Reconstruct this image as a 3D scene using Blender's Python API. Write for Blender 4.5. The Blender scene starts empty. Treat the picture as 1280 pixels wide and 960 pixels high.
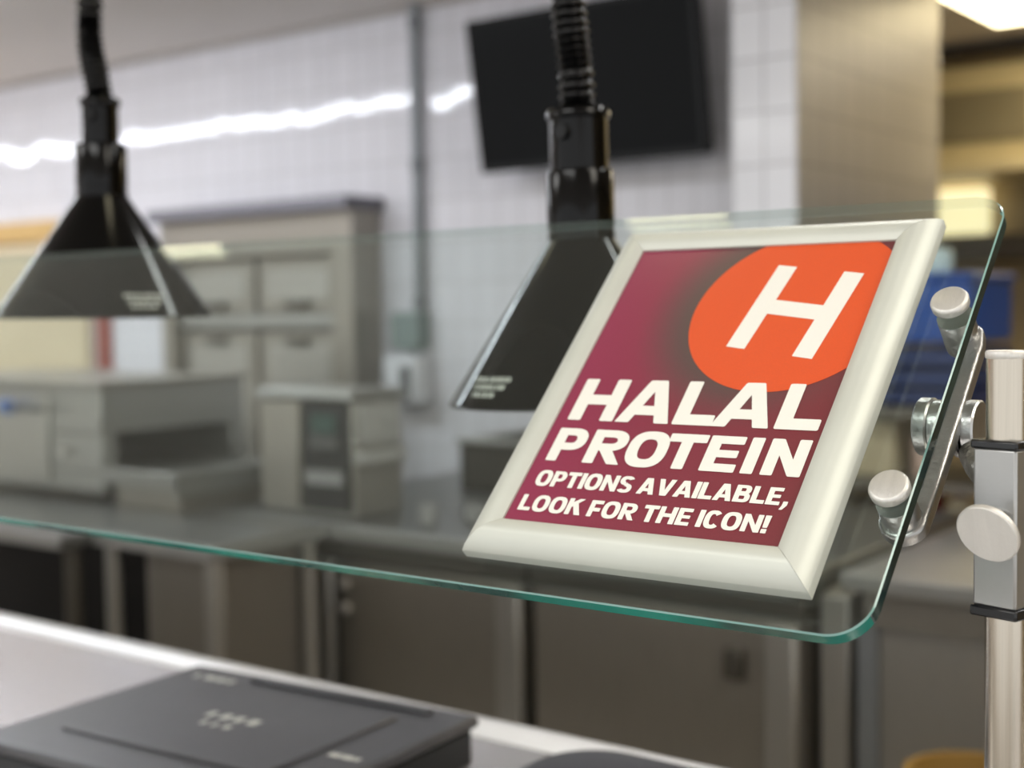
import bpy, bmesh, math, random
from mathutils import Vector, Matrix
random.seed(7)
SC = bpy.context.scene
COL = SC.collection
R_ = math.radians

# ------------------------------------------------------------------ colour / materials
def lin(c):
    out = []
    for v in c[:3]:
        v = v / 255.0
        out.append(v / 12.92 if v <= 0.04045 else ((v + 0.055) / 1.055) ** 2.4)
    return (out[0], out[1], out[2], 1.0)

MATS = {}
def nodes_of(name):
    m = bpy.data.materials.new(name)
    m.use_nodes = True
    nt = m.node_tree
    b = nt.nodes["Principled BSDF"]
    return m, nt, b

def mat(name, rgb, rough=0.5, metal=0.0, noise=0.06, nscale=8.0, bump=0.0, bscale=60.0, coat=0.0, spec=0.5, stretch=None):
    """plain procedural surface: slight noise in colour and roughness, optional bump"""
    if name in MATS: return MATS[name]
    m, nt, b = nodes_of(name)
    N, L = nt.nodes, nt.links
    tc = N.new("ShaderNodeTexCoord")
    mp = N.new("ShaderNodeMapping"); L.new(tc.outputs["Object"], mp.inputs[0])
    if stretch: mp.inputs["Scale"].default_value = stretch
    nz = N.new("ShaderNodeTexNoise"); nz.inputs["Scale"].default_value = nscale; nz.inputs["Detail"].default_value = 4
    L.new(mp.outputs[0], nz.inputs["Vector"])
    mx = N.new("ShaderNodeMix"); mx.data_type = 'RGBA'
    c = lin(rgb)
    mx.inputs["A"].default_value = tuple(max(0, v * (1 - noise * 2)) for v in c[:3]) + (1,)
    mx.inputs["B"].default_value = tuple(min(1, v * (1 + noise * 2)) for v in c[:3]) + (1,)
    L.new(nz.outputs["Fac"], mx.inputs["Factor"])
    L.new(mx.outputs["Result"], b.inputs["Base Color"])
    mr = N.new("ShaderNodeMapRange"); mr.inputs["To Min"].default_value = max(0.02, rough - 0.05); mr.inputs["To Max"].default_value = min(1, rough + 0.05)
    L.new(nz.outputs["Fac"], mr.inputs["Value"]); L.new(mr.outputs[0], b.inputs["Roughness"])
    b.inputs["Metallic"].default_value = metal
    b.inputs["Coat Weight"].default_value = coat
    b.inputs["Coat Roughness"].default_value = 0.05
    b.inputs["Specular IOR Level"].default_value = spec
    if bump:
        n2 = N.new("ShaderNodeTexNoise"); n2.inputs["Scale"].default_value = bscale
        L.new(mp.outputs[0], n2.inputs["Vector"])
        bp = N.new("ShaderNodeBump"); bp.inputs["Strength"].default_value = bump; bp.inputs["Distance"].default_value = 0.002
        L.new(n2.outputs["Fac"], bp.inputs["Height"]); L.new(bp.outputs[0], b.inputs["Normal"])
    MATS[name] = m
    return m

def emis(name, rgb, strength):
    m, nt, b = nodes_of(name)
    N, L = nt.nodes, nt.links
    tc = N.new("ShaderNodeTexCoord"); nz = N.new("ShaderNodeTexNoise"); nz.inputs["Scale"].default_value = 3
    L.new(tc.outputs["Object"], nz.inputs["Vector"])
    mr = N.new("ShaderNodeMapRange"); mr.inputs["To Min"].default_value = strength * 0.95; mr.inputs["To Max"].default_value = strength * 1.05
    L.new(nz.outputs["Fac"], mr.inputs["Value"]); L.new(mr.outputs[0], b.inputs["Emission Strength"])
    b.inputs["Base Color"].default_value = lin(rgb)
    b.inputs["Emission Color"].default_value = lin(rgb)
    return m

def tile_mat(name, rgb, grout, w, h, axis, rough=0.08, wob=0.35):
    """stack-bond glazed tile; axis 'X' = horizontal coordinate runs along X, 'Y' along Y"""
    m, nt, b = nodes_of(name)
    N, L = nt.nodes, nt.links
    tc = N.new("ShaderNodeTexCoord")
    sp = N.new("ShaderNodeSeparateXYZ"); L.new(tc.outputs["Object"], sp.inputs[0])
    cb = N.new("ShaderNodeCombineXYZ"); L.new(sp.outputs[axis], cb.inputs["X"]); L.new(sp.outputs["Z"], cb.inputs["Y"])
    br = N.new("ShaderNodeTexBrick"); br.offset = 0.0; br.squash = 1.0
    br.inputs["Scale"].default_value = 1.0
    br.inputs["Brick Width"].default_value = w; br.inputs["Row Height"].default_value = h
    br.inputs["Mortar Size"].default_value = 0.003; br.inputs["Mortar Smooth"].default_value = 0.3; br.inputs["Bias"].default_value = 0
    c = lin(rgb)
    br.inputs["Color1"].default_value = c
    br.inputs["Color2"].default_value = tuple(v * 0.95 for v in c[:3]) + (1,)
    br.inputs["Mortar"].default_value = lin(grout)
    L.new(cb.outputs[0], br.inputs["Vector"]); L.new(br.outputs["Color"], b.inputs["Base Color"])
    b.inputs["Roughness"].default_value = rough
    b.inputs["Specular IOR Level"].default_value = 0.36
    nz = N.new("ShaderNodeTexNoise"); nz.inputs["Scale"].default_value = 7; nz.inputs["Detail"].default_value = 1
    L.new(cb.outputs[0], nz.inputs["Vector"])
    ad = N.new("ShaderNodeMath"); ad.operation = 'MULTIPLY_ADD'; ad.inputs[1].default_value = 1.0
    L.new(nz.outputs["Fac"], ad.inputs[0])
    mm = N.new("ShaderNodeMath"); mm.operation = 'MULTIPLY'; mm.inputs[1].default_value = -0.15
    L.new(br.outputs["Fac"], mm.inputs[0]); L.new(mm.outputs[0], ad.inputs[2])
    bp = N.new("ShaderNodeBump"); bp.inputs["Strength"].default_value = wob; bp.inputs["Distance"].default_value = 0.004
    L.new(ad.outputs[0], bp.inputs["Height"])
    # every tile sits at its own very slight angle
    dv = N.new("ShaderNodeVectorMath"); dv.operation = 'DIVIDE'; dv.inputs[1].default_value = (w, h, 1); L.new(cb.outputs[0], dv.inputs[0])
    fl = N.new("ShaderNodeVectorMath"); fl.operation = 'FLOOR'; L.new(dv.outputs[0], fl.inputs[0])
    wn = N.new("ShaderNodeTexWhiteNoise"); wn.noise_dimensions = '2D'; L.new(fl.outputs[0], wn.inputs["Vector"])
    sb = N.new("ShaderNodeVectorMath"); sb.operation = 'SUBTRACT'; sb.inputs[1].default_value = (.5, .5, .5); L.new(wn.outputs["Color"], sb.inputs[0])
    sc = N.new("ShaderNodeVectorMath"); sc.operation = 'SCALE'; sc.inputs["Scale"].default_value = 0.016; L.new(sb.outputs[0], sc.inputs[0])
    a2 = N.new("ShaderNodeVectorMath"); a2.operation = 'ADD'; L.new(bp.outputs[0], a2.inputs[0]); L.new(sc.outputs[0], a2.inputs[1])
    nm = N.new("ShaderNodeVectorMath"); nm.operation = 'NORMALIZE'; L.new(a2.outputs[0], nm.inputs[0])
    L.new(nm.outputs[0], b.inputs["Normal"])
    return m

def steel(name, rgb=(150, 148, 144), rough=0.32, stretch=(1, 1, 40), streak=0.12, metal=1.0):
    """brushed stainless: streaky noise along one axis"""
    if name in MATS: return MATS[name]
    m, nt, b = nodes_of(name)
    N, L = nt.nodes, nt.links
    tc = N.new("ShaderNodeTexCoord"); mp = N.new("ShaderNodeMapping"); mp.inputs["Scale"].default_value = stretch
    L.new(tc.outputs["Object"], mp.inputs[0])
    nz = N.new("ShaderNodeTexNoise"); nz.inputs["Scale"].default_value = 12; nz.inputs["Detail"].default_value = 5
    L.new(mp.outputs[0], nz.inputs["Vector"])
    mx = N.new("ShaderNodeMix"); mx.data_type = 'RGBA'
    c = lin(rgb)
    mx.inputs["A"].default_value = tuple(v * (1 - streak) for v in c[:3]) + (1,)
    mx.inputs["B"].default_value = tuple(min(1, v * (1 + streak)) for v in c[:3]) + (1,)
    L.new(nz.outputs["Fac"], mx.inputs["Factor"]); L.new(mx.outputs["Result"], b.inputs["Base Color"])
    mr = N.new("ShaderNodeMapRange"); mr.inputs["To Min"].default_value = rough - 0.07; mr.inputs["To Max"].default_value = rough + 0.07
    L.new(nz.outputs["Fac"], mr.inputs["Value"]); L.new(mr.outputs[0], b.inputs["Roughness"])
    b.inputs["Metallic"].default_value = metal
    b.inputs["Anisotropic"].default_value = 0.4
    MATS[name] = m
    return m

def glass_face_mat():
    """clear pane: straight-through transmission with a Schlick mirror on top"""
    m, nt, b = nodes_of("clear_glass")
    N, L = nt.nodes, nt.links
    N.remove(b)
    out = N["Material Output"]
    tr = N.new("ShaderNodeBsdfTransparent"); tr.inputs["Color"].default_value = (0.93, 0.965, 0.95, 1)
    gl = N.new("ShaderNodeBsdfGlossy"); gl.inputs["Roughness"].default_value = 0.015; gl.inputs["Color"].default_value = (0.95, 1, 0.98, 1)
    lw = N.new("ShaderNodeLayerWeight"); lw.inputs["Blend"].default_value = 0.5
    pw = N.new("ShaderNodeMath"); pw.operation = 'POWER'; pw.inputs[1].default_value = 5
    L.new(lw.outputs["Facing"], pw.inputs[0])
    ma = N.new("ShaderNodeMath"); ma.operation = 'MULTIPLY_ADD'; ma.inputs[1].default_value = 0.95; ma.inputs[2].default_value = 0.036
    L.new(pw.outputs[0], ma.inputs[0])
    tc = N.new("ShaderNodeTexCoord"); nz = N.new("ShaderNodeTexNoise"); nz.inputs["Scale"].default_value = 5
    L.new(tc.outputs["Object"], nz.inputs["Vector"])
    m2 = N.new("ShaderNodeMath"); m2.operation = 'MULTIPLY_ADD'; m2.inputs[1].default_value = 0.01; L.new(nz.outputs["Fac"], m2.inputs[0]); L.new(ma.outputs[0], m2.inputs[2])
    mix = N.new("ShaderNodeMixShader")
    L.new(m2.outputs[0], mix.inputs[0]); L.new(tr.outputs[0], mix.inputs[1]); L.new(gl.outputs[0], mix.inputs[2])
    L.new(mix.outputs[0], out.inputs["Surface"])
    return m

def glass_edge_mat(name, rgb, a, b2):
    """polished edge of float glass: deep teal, glossy, patchy"""
    m, nt, b = nodes_of(name)
    N, L = nt.nodes, nt.links
    tc = N.new("ShaderNodeTexCoord"); nz = N.new("ShaderNodeTexNoise"); nz.inputs["Scale"].default_value = 9; nz.inputs["Detail"].default_value = 3
    L.new(tc.outputs["Object"], nz.inputs["Vector"])
    rp = N.new("ShaderNodeValToRGB")
    rp.color_ramp.elements[0].position = 0.35; rp.color_ramp.elements[0].color = lin(a)
    rp.color_ramp.elements[1].position = 0.65; rp.color_ramp.elements[1].color = lin(b2)
    e = rp.color_ramp.elements.new(0.5); e.color = lin(rgb)
    L.new(nz.outputs["Fac"], rp.inputs[0]); L.new(rp.outputs[0], b.inputs["Base Color"])
    b.inputs["Roughness"].default_value = 0.12
    b.inputs["Subsurface Weight"].default_value = 0.0
    b.inputs["Coat Weight"].default_value = 0.0; b.inputs["Specular IOR Level"].default_value = 0.4
    return m

# ------------------------------------------------------------------ mesh helpers
class MB:
    def __init__(self): self.bm = bmesh.new(); self.mi = 0
    def _f(self, vs, smooth=False):
        try:
            f = self.bm.faces.new(vs); f.smooth = smooth; f.material_index = self.mi
            return f
        except ValueError:
            return None
    def box(self, x0, x1, y0, y1, z0, z1, M=None):
        pts = [Vector((x, y, z)) for z in (z0, z1) for y in (y0, y1) for x in (x0, x1)]
        if M is not None: pts = [M @ p for p in pts]
        v = [self.bm.verts.new(p) for p in pts]
        for q in ((0, 2, 3, 1), (4, 5, 7, 6), (0, 1, 5, 4), (2, 6, 7, 3), (0, 4, 6, 2), (1, 3, 7, 5)): self._f([v[i] for i in q])
        return self
    def loft(self, rings, cap=True, closed=True, smooth=True):
        R = [[self.bm.verts.new(p) for p in r] for r in rings]
        n = len(R[0])
        for a, b in zip(R, R[1:]):
            for i in range(n if closed else n - 1):
                j = (i + 1) % n
                self._f([a[i], a[j], b[j], b[i]], smooth)
        if cap and closed:
            self._f(list(reversed(R[0]))); self._f(R[-1])
        return self
    def tube(self, path, radii, n=20, cap=True, smooth=True):
        if not hasattr(radii, '__len__'): radii = [radii] * len(path)
        path = [Vector(p) for p in path]
        rings = []; u = None
        for i, p in enumerate(path):
            d = (path[min(i + 1, len(path) - 1)] - path[max(i - 1, 0)]).normalized()
            if u is None:
                u = d.orthogonal().normalized()
            else:
                u = (u - d * u.dot(d)).normalized()
            w = d.cross(u)
            rings.append([p + (u * math.cos(2 * math.pi * k / n) + w * math.sin(2 * math.pi * k / n)) * radii[i] for k in range(n)])
        return self.loft(rings, cap, True, smooth)
    def lathe(self, prof, base, axis=(0, 0, 1), n=48, cap=True):
        """prof: (radius, height) pairs along axis"""
        a = Vector(axis).normalized(); u = a.orthogonal().normalized(); w = a.cross(u); b = Vector(base)
        rings = [[b + a * h + (u * math.cos(2 * math.pi * k / n) + w * math.sin(2 * math.pi * k / n)) * max(r, 1e-5) for k in range(n)] for r, h in prof]
        return self.loft(rings, cap, True, True)
    def prism(self, poly, off):
        """poly: list of 3-D points, extruded by vector off"""
        off = Vector(off)
        a = [self.bm.verts.new(Vector(p)) for p in poly]; b = [self.bm.verts.new(Vector(p) + off) for p in poly]
        n = len(a)
        self._f(list(reversed(a))); self._f(b)
        for i in range(n):
            j = (i + 1) % n
            self._f([a[i], a[j], b[j], b[i]])
        return self
    def face(self, pts):
        self._f([self.bm.verts.new(Vector(p)) for p in pts]); return self

ORG = {}
def make(name, mb, mats, parent=None, bevel=0.0, seg=2, sharp=40, recalc=True):
    if recalc: bmesh.ops.recalc_face_normals(mb.bm, faces=mb.bm.faces)
    me = bpy.data.meshes.new(name)
    root = parent
    while root is not None and root.parent is not None: root = root.parent
    if parent is not None:
        bmesh.ops.translate(mb.bm, verts=mb.bm.verts, vec=-ORG[root.name])
        o_loc = None
    else:
        # origin at the centre of the base
        xs = [v.co for v in mb.bm.verts]
        c = Vector(((min(v.x for v in xs) + max(v.x for v in xs)) / 2, (min(v.y for v in xs) + max(v.y for v in xs)) / 2, min(v.z for v in xs)))
        bmesh.ops.translate(mb.bm, verts=mb.bm.verts, vec=-c)
        o_loc = c
    mb.bm.to_mesh(me); mb.bm.free()
    if not isinstance(mats, (list, tuple)): mats = [mats]
    for m in mats: me.materials.append(m)
    me.set_sharp_from_angle(angle=R_(sharp))
    o = bpy.data.objects.new(name, me); COL.objects.link(o)
    if parent is not None: o.parent = parent
    else:
        o.location = o_loc; ORG[o.name] = o_loc
    if bevel:
        for p in me.polygons: p.use_smooth = True
        md = o.modifiers.new("edge", 'BEVEL'); md.width = bevel; md.segments = seg; md.limit_method = 'ANGLE'; md.angle_limit = R_(40); md.harden_normals = False
    return o

def tag(o, label, cat, group=None):
    o["label"] = label; o["category"] = cat
    if group: o["group"] = group
    return o
def thing(name, label, cat, loc, group=None):
    o = bpy.data.objects.new(name, None); COL.objects.link(o); o.location = loc; o.empty_display_size = 0.05
    ORG[o.name] = Vector(loc)
    return tag(o, label, cat, group)
def struct(name, mb, m, parent=None, **k):
    o = make(name, mb, m, parent, **k); o["kind"] = "structure"; return o
def B(*a): return MB().box(*a)

# ------------------------------------------------------------------ camera
EYE = Vector((0, 0, 1.40))
cR = Vector((0.7984, 0.6020, -0.0149)); cU = Vector((-0.0222, 0.0542, 0.9983)); cF = Vector((-0.6017, 0.7967, -0.0566))
cam = bpy.data.cameras.new("camera"); co = bpy.data.objects.new("camera", cam); COL.objects.link(co); SC.camera = co
co.matrix_world = Matrix(((cR.x, cU.x, -cF.x, EYE.x), (cR.y, cU.y, -cF.y, EYE.y), (cR.z, cU.z, -cF.z, EYE.z), (0, 0, 0, 1)))
cam.sensor_width = 36; cam.lens = 1690.24 / 1280 * 36; cam.clip_start = 0.02; cam.clip_end = 60
cam.dof.use_dof = True; cam.dof.focus_distance = 0.83; cam.dof.aperture_fstop = 4.2; cam.dof.aperture_blades = 0

# ------------------------------------------------------------------ materials in use
M_STEEL = steel("steel_vertical_brush", (184, 182, 175), 0.34, (40, 40, 1), .12, .72)
M_STEELH = steel("steel_horizontal_brush", (176, 176, 171), 0.32, (1, 40, 40), .12, .72)
M_STEELD = steel("steel_dull", (164, 159, 149), 0.36, (40, 40, 1), 0.18, .75)
M_STEELDK = steel("steel_dark", (104, 100, 92), 0.42, (40, 40, 1), 0.15, .75)
M_TOP = steel("worktop_steel", (212, 209, 209), 0.24, (.5, 3, 3), 0.03, .7)
M_BACKTOP = steel("back_worktop_steel", (132, 132, 129), 0.34, (3, 30, 30), 0.08, .8)
M_EDGE = steel("worktop_edge_steel", (176, 176, 172), 0.34, (1, 30, 30), 0.05, .6)
M_POST = steel("post_steel", (188, 180, 166), 0.24, (70, 70, 1), 0.12)
M_ALU = mat("cast_aluminium", (176, 176, 174), 0.34, 1.0, 0.06, 60, 0.25, 220)
M_CAP = mat("turned_cap", (216, 214, 208), 0.45, 0.75, 0.08, 14, 0.25, 320, stretch=(9, 1, 1))
M_CLAMP = mat("clamp_aluminium", (172, 172, 170), 0.40, 1.0, 0.05, 30, 0.03, 400)
M_BLACKP = mat("black_plastic", (14, 15, 17), 0.25, 0, 0.1, 20)
M_GLOSSBLK = mat("black_enamel", (3, 3, 3), 0.10, 0, 0.1, 10, coat=0.0, spec=0.22)
M_CORD = mat("black_rubber_cord", (5, 5, 5), 0.25, 0, 0.1, 30, spec=0.35)
M_BOXBLK = mat("dark_lid_plastic", (66, 66, 69), 0.32, 0, 0.06, 14, 0.06, 120)
M_BOXSIDE = mat("black_lid_side", (12, 18, 22), 0.4, 0, 0.08, 20)
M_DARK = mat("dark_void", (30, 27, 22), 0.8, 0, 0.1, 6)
M_WHITEP = mat("white_plastic", (214, 214, 216), 0.4, 0, 0.03, 9)
M_MARK = mat("pale_print", (205, 205, 198), 0.5, 0, 0.05, 30)
M_PAINT = mat("ceiling_paint", (236, 231, 226), 0.85, 0, 0.02, 3)
M_FLOOR = mat("quarry_floor", (176, 164, 150), 0.45, 0, 0.12, 5)

# ------------------------------------------------------------------ setting
CZ = 2.39
struct("floor", B(-8.2, 3.2, -3.2, 6.0, -0.05, 0), M_FLOOR)
struct("ceiling", B(-8.2, 3.2, -3.2, 6.0, CZ, CZ + 0.05), M_PAINT)
T_BACK = tile_mat("glazed_wall_tile_x", (230, 228, 232), (200, 198, 199), 0.088, 0.135, "X", 0.06, 0.22)
T_PILF = tile_mat("pillar_tile_lit_front", (246, 246, 250), (196, 195, 198), 0.088, 0.135, "X", 0.12, 0.15)  # pillar tile painted lighter for the face in the light
T_PILS = tile_mat("pillar_tile_shaded_side", (164, 160, 153), (126, 122, 115), 0.115, 0.135, "Y", 0.38, 0.15)  # same pillar's tile painted darker for the face in shade
struct("wall_back", B(-8.2, -1.60, 3.40, 3.50, 0, CZ), T_BACK)
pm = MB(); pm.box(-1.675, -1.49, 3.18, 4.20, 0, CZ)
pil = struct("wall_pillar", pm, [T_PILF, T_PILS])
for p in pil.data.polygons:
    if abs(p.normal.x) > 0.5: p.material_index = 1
M_TAN = mat("far_wall_tan", (176, 160, 128), 0.7, 0, 0.05, 3)
struct("wall_far", B(-4.2, 3.2, 5.80, 5.90, 0, CZ), M_TAN)
struct("wall_left", B(-8.3, -8.2, -3.2, 3.5, 0, CZ), M_PAINT)
struct("wall_right", B(1.9, 2.0, 1.2, 5.8, 0, CZ), M_TAN)
struct("wall_side", B(-4.3, -4.2, 3.5, 5.8, 0, CZ), M_TAN)
struct("trim_1", B(-8.2, -1.675, 3.385, 3.40, CZ - 0.018, CZ), mat("ceiling_trim", (170, 164, 158), 0.7))

# ------------------------------------------------------------------ sign, glass, post: one tilted frame of reference
TL = R_(44.916)
gO = Vector((-0.5525, 0.7196, 1.2568)); gX = Vector((1, 0, 0)); gV = Vector((0, math.sin(TL), math.cos(TL))); gN = Vector((0, -math.cos(TL), math.sin(TL)))
def G(s, t, h): return gO + gX * s + gV * t + gN * h
PW, PH = 0.203, 0.2607          # visible paper
FW = 0.0250                     # frame rail width

sign = thing("sign_holder", "silver snap frame holding a red and orange printed sign, tilted on the glass guard", "sign", G(0, -0.02, -0.012))
M_FRAME = mat("satin_silver_frame", (204, 207, 197), 0.50, 0.25, 0.035, 16, 0.05, 90, stretch=(1, 1, 1))
# rail profile: (distance from inner edge outward, height over paper)
PROF = [(0.0, -0.009), (0.0, 0.0016), (0.0012, 0.0026), (0.004, 0.0040), (0.007, 0.0052), (0.0105, 0.0056), (0.0135, 0.0050), (0.0160, 0.0036), (0.0168, 0.0032), (0.0195, 0.0016), (0.0225, -0.0012), (0.0247, -0.0042), (0.0250, -0.0052), (0.0250, -0.0118), (0.0, -0.0118)]
def rail(side):
    mb = MB(); rings = [[], []]
    for d, h in PROF:
        a0, a1, b0, b1 = -d, PW + d, -d, PH + d
        g = 0.00012
        if side == 'b': p, q = (a0 + g, b0), (a1 - g, b0)
        if side == 't': p, q = (a1 - g, b1), (a0 + g, b1)
        if side == 'l': p, q = (a0, b1 - g), (a0, b0 + g)
        if side == 'r': p, q = (a1, b0 + g), (a1, b1 - g)
        rings[0].append(G(p[0], p[1], h)); rings[1].append(G(q[0], q[1], h))
    mb.loft(rings, True, True, True)
    return mb
for sd in 'btlr': make("frame_rail", rail(sd), M_FRAME, sign, sharp=24)
make("back_panel", MB().prism([G(-.018, -.018, -.0115), G(PW + .018, -.018, -.0115), G(PW + .018, PH + .018, -.0115), G(-.018, PH + .018, -.0115)], gN * 0.008), M_BLACKP, sign)

# poster: printed gradient artwork, glossy cover sheet
def poster_mat():
    m, nt, b = nodes_of("printed_poster")
    N, L = nt.nodes, nt.links
    uv = N.new("ShaderNodeUVMap"); sp = N.new("ShaderNodeSeparateXYZ"); L.new(uv.outputs[0], sp.inputs[0])
    def math_(op, a, b_=None, c=None, clamp=False):
        n = N.new("ShaderNodeMath"); n.operation = op; n.use_clamp = clamp
        for i, x in enumerate((a, b_, c)):
            if x is None: continue
            if isinstance(x, (int, float)): n.inputs[i].default_value = x
            else: L.new(x, n.inputs[i])
        return n.outputs[0]
    x, y = sp.outputs["X"], sp.outputs["Y"]      # in metres over the paper
    g = math_('MULTIPLY', x, 1 / PW)
    rp = N.new("ShaderNodeValToRGB"); L.new(g, rp.inputs[0])
    rp.color_ramp.elements[0].position = 0.0; rp.color_ramp.elements[0].color = lin((138, 32, 70))
    rp.color_ramp.elements[1].position = 1.0; rp.color_ramp.elements[1].color = lin((112, 32, 40))
    e = rp.color_ramp.elements.new(0.45); e.color = lin((124, 33, 54))
    # grainy dark halo round the disc
    nz = N.new("ShaderNodeTexNoise"); nz.inputs["Scale"].default_value = 1300; nz.inputs["Detail"].default_value = 2; L.new(uv.outputs[0], nz.inputs["Vector"])
    dx = math_('MULTIPLY', math_('SUBTRACT', x, 0.140), 1.0); dy = math_('MULTIPLY', math_('SUBTRACT', y, 0.198), 1.0)
    d = math_('SQRT', math_('ADD', math_('MULTIPLY', dx, dx), math_('MULTIPLY', dy, dy)))
    d2 = math_('ADD', d, math_('MULTIPLY', math_('SUBTRACT', nz.outputs["Fac"], 0.5), 0.020))
    mr = N.new("ShaderNodeMapRange"); mr.interpolation_type = 'SMOOTHSTEP'
    mr.inputs["From Min"].default_value = 0.066; mr.inputs["From Max"].default_value = 0.116; mr.inputs["To Min"].default_value = 0.92; mr.inputs["To Max"].default_value = 0.0
    L.new(d2, mr.inputs["Value"])
    # halo fades towards the lower right
    fr = N.new("ShaderNodeMapRange"); fr.inputs["From Min"].default_value = 0.125; fr.inputs["From Max"].default_value = 0.19; fr.inputs["To Min"].default_value = 1; fr.inputs["To Max"].default_value = 0.35
    L.new(x, fr.inputs["Value"])
    hf = math_('MULTIPLY', mr.outputs[0], fr.outputs[0])
    mx = N.new("ShaderNodeMix"); mx.data_type = 'RGBA'; L.new(hf, mx.inputs["Factor"]); L.new(rp.outputs[0], mx.inputs["A"]); mx.inputs["B"].default_value = lin((72, 65, 60))
    # paper grain
    mg = N.new("ShaderNodeMix"); mg.data_type = 'RGBA'; mg.blend_type = 'MULTIPLY'; mg.inputs["Factor"].default_value = 0.75
    gr = N.new("ShaderNodeMapRange"); gr.inputs["To Min"].default_value = 0.55; gr.inputs["To Max"].default_value = 1.45; L.new(nz.outputs["Fac"], gr.inputs["Value"])
    cc = N.new("ShaderNodeCombineColor")
    for i in range(3): L.new(gr.outputs[0], cc.inputs[i])
    L.new(mx.outputs["Result"], mg.inputs["A"]); L.new(cc.outputs[0], mg.inputs["B"])
    L.new(mg.outputs["Result"], b.inputs["Base Color"])
    b.inputs["Roughness"].default_value = 0.5; b.inputs["Coat Weight"].default_value = 0.5; b.inputs["Coat Roughness"].default_value = 0.22
    return m
me = MB(); me.face([G(-.004, -.004, 0), G(PW + .004, -.004, 0), G(PW + .004, PH + .004, 0), G(-.004, PH + .004, 0)])
poster = make("poster", me, poster_mat(), sign, recalc=False)
uvl = poster.data.uv_layers.new(name="UVMap")
for lp, c in zip(uvl.data, ((-.004, -.004), (PW + .004, -.004), (PW + .004, PH + .004), (-.004, PH + .004))): lp.uv = c
poster["label"] = "crimson printed poster with a dark halo and white lettering"

M_ORANGE = mat("orange_ink", (218, 80, 26), 0.5, 0, 0.05, 900, coat=0.5)
M_WHITEINK = mat("white_ink", (238, 236, 226), 0.5, 0, 0.01, 400, coat=0.4)
# orange disc, clipped at the paper edge
mb = MB(); pts = []
for k in range(144):
    a = 2 * math.pi * k / 144
    x, y = 0.1475 + 0.0768 * math.cos(a), 0.1970 + 0.0768 * math.sin(a)
    pts.append(G(min(x, PW + .003), min(y, PH - .0005 + .003), 0.00018))
mb.face(pts)
make("orange_disc", mb, M_ORANGE, poster, recalc=False)["label"] = "large orange disc behind the white letter"

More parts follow.
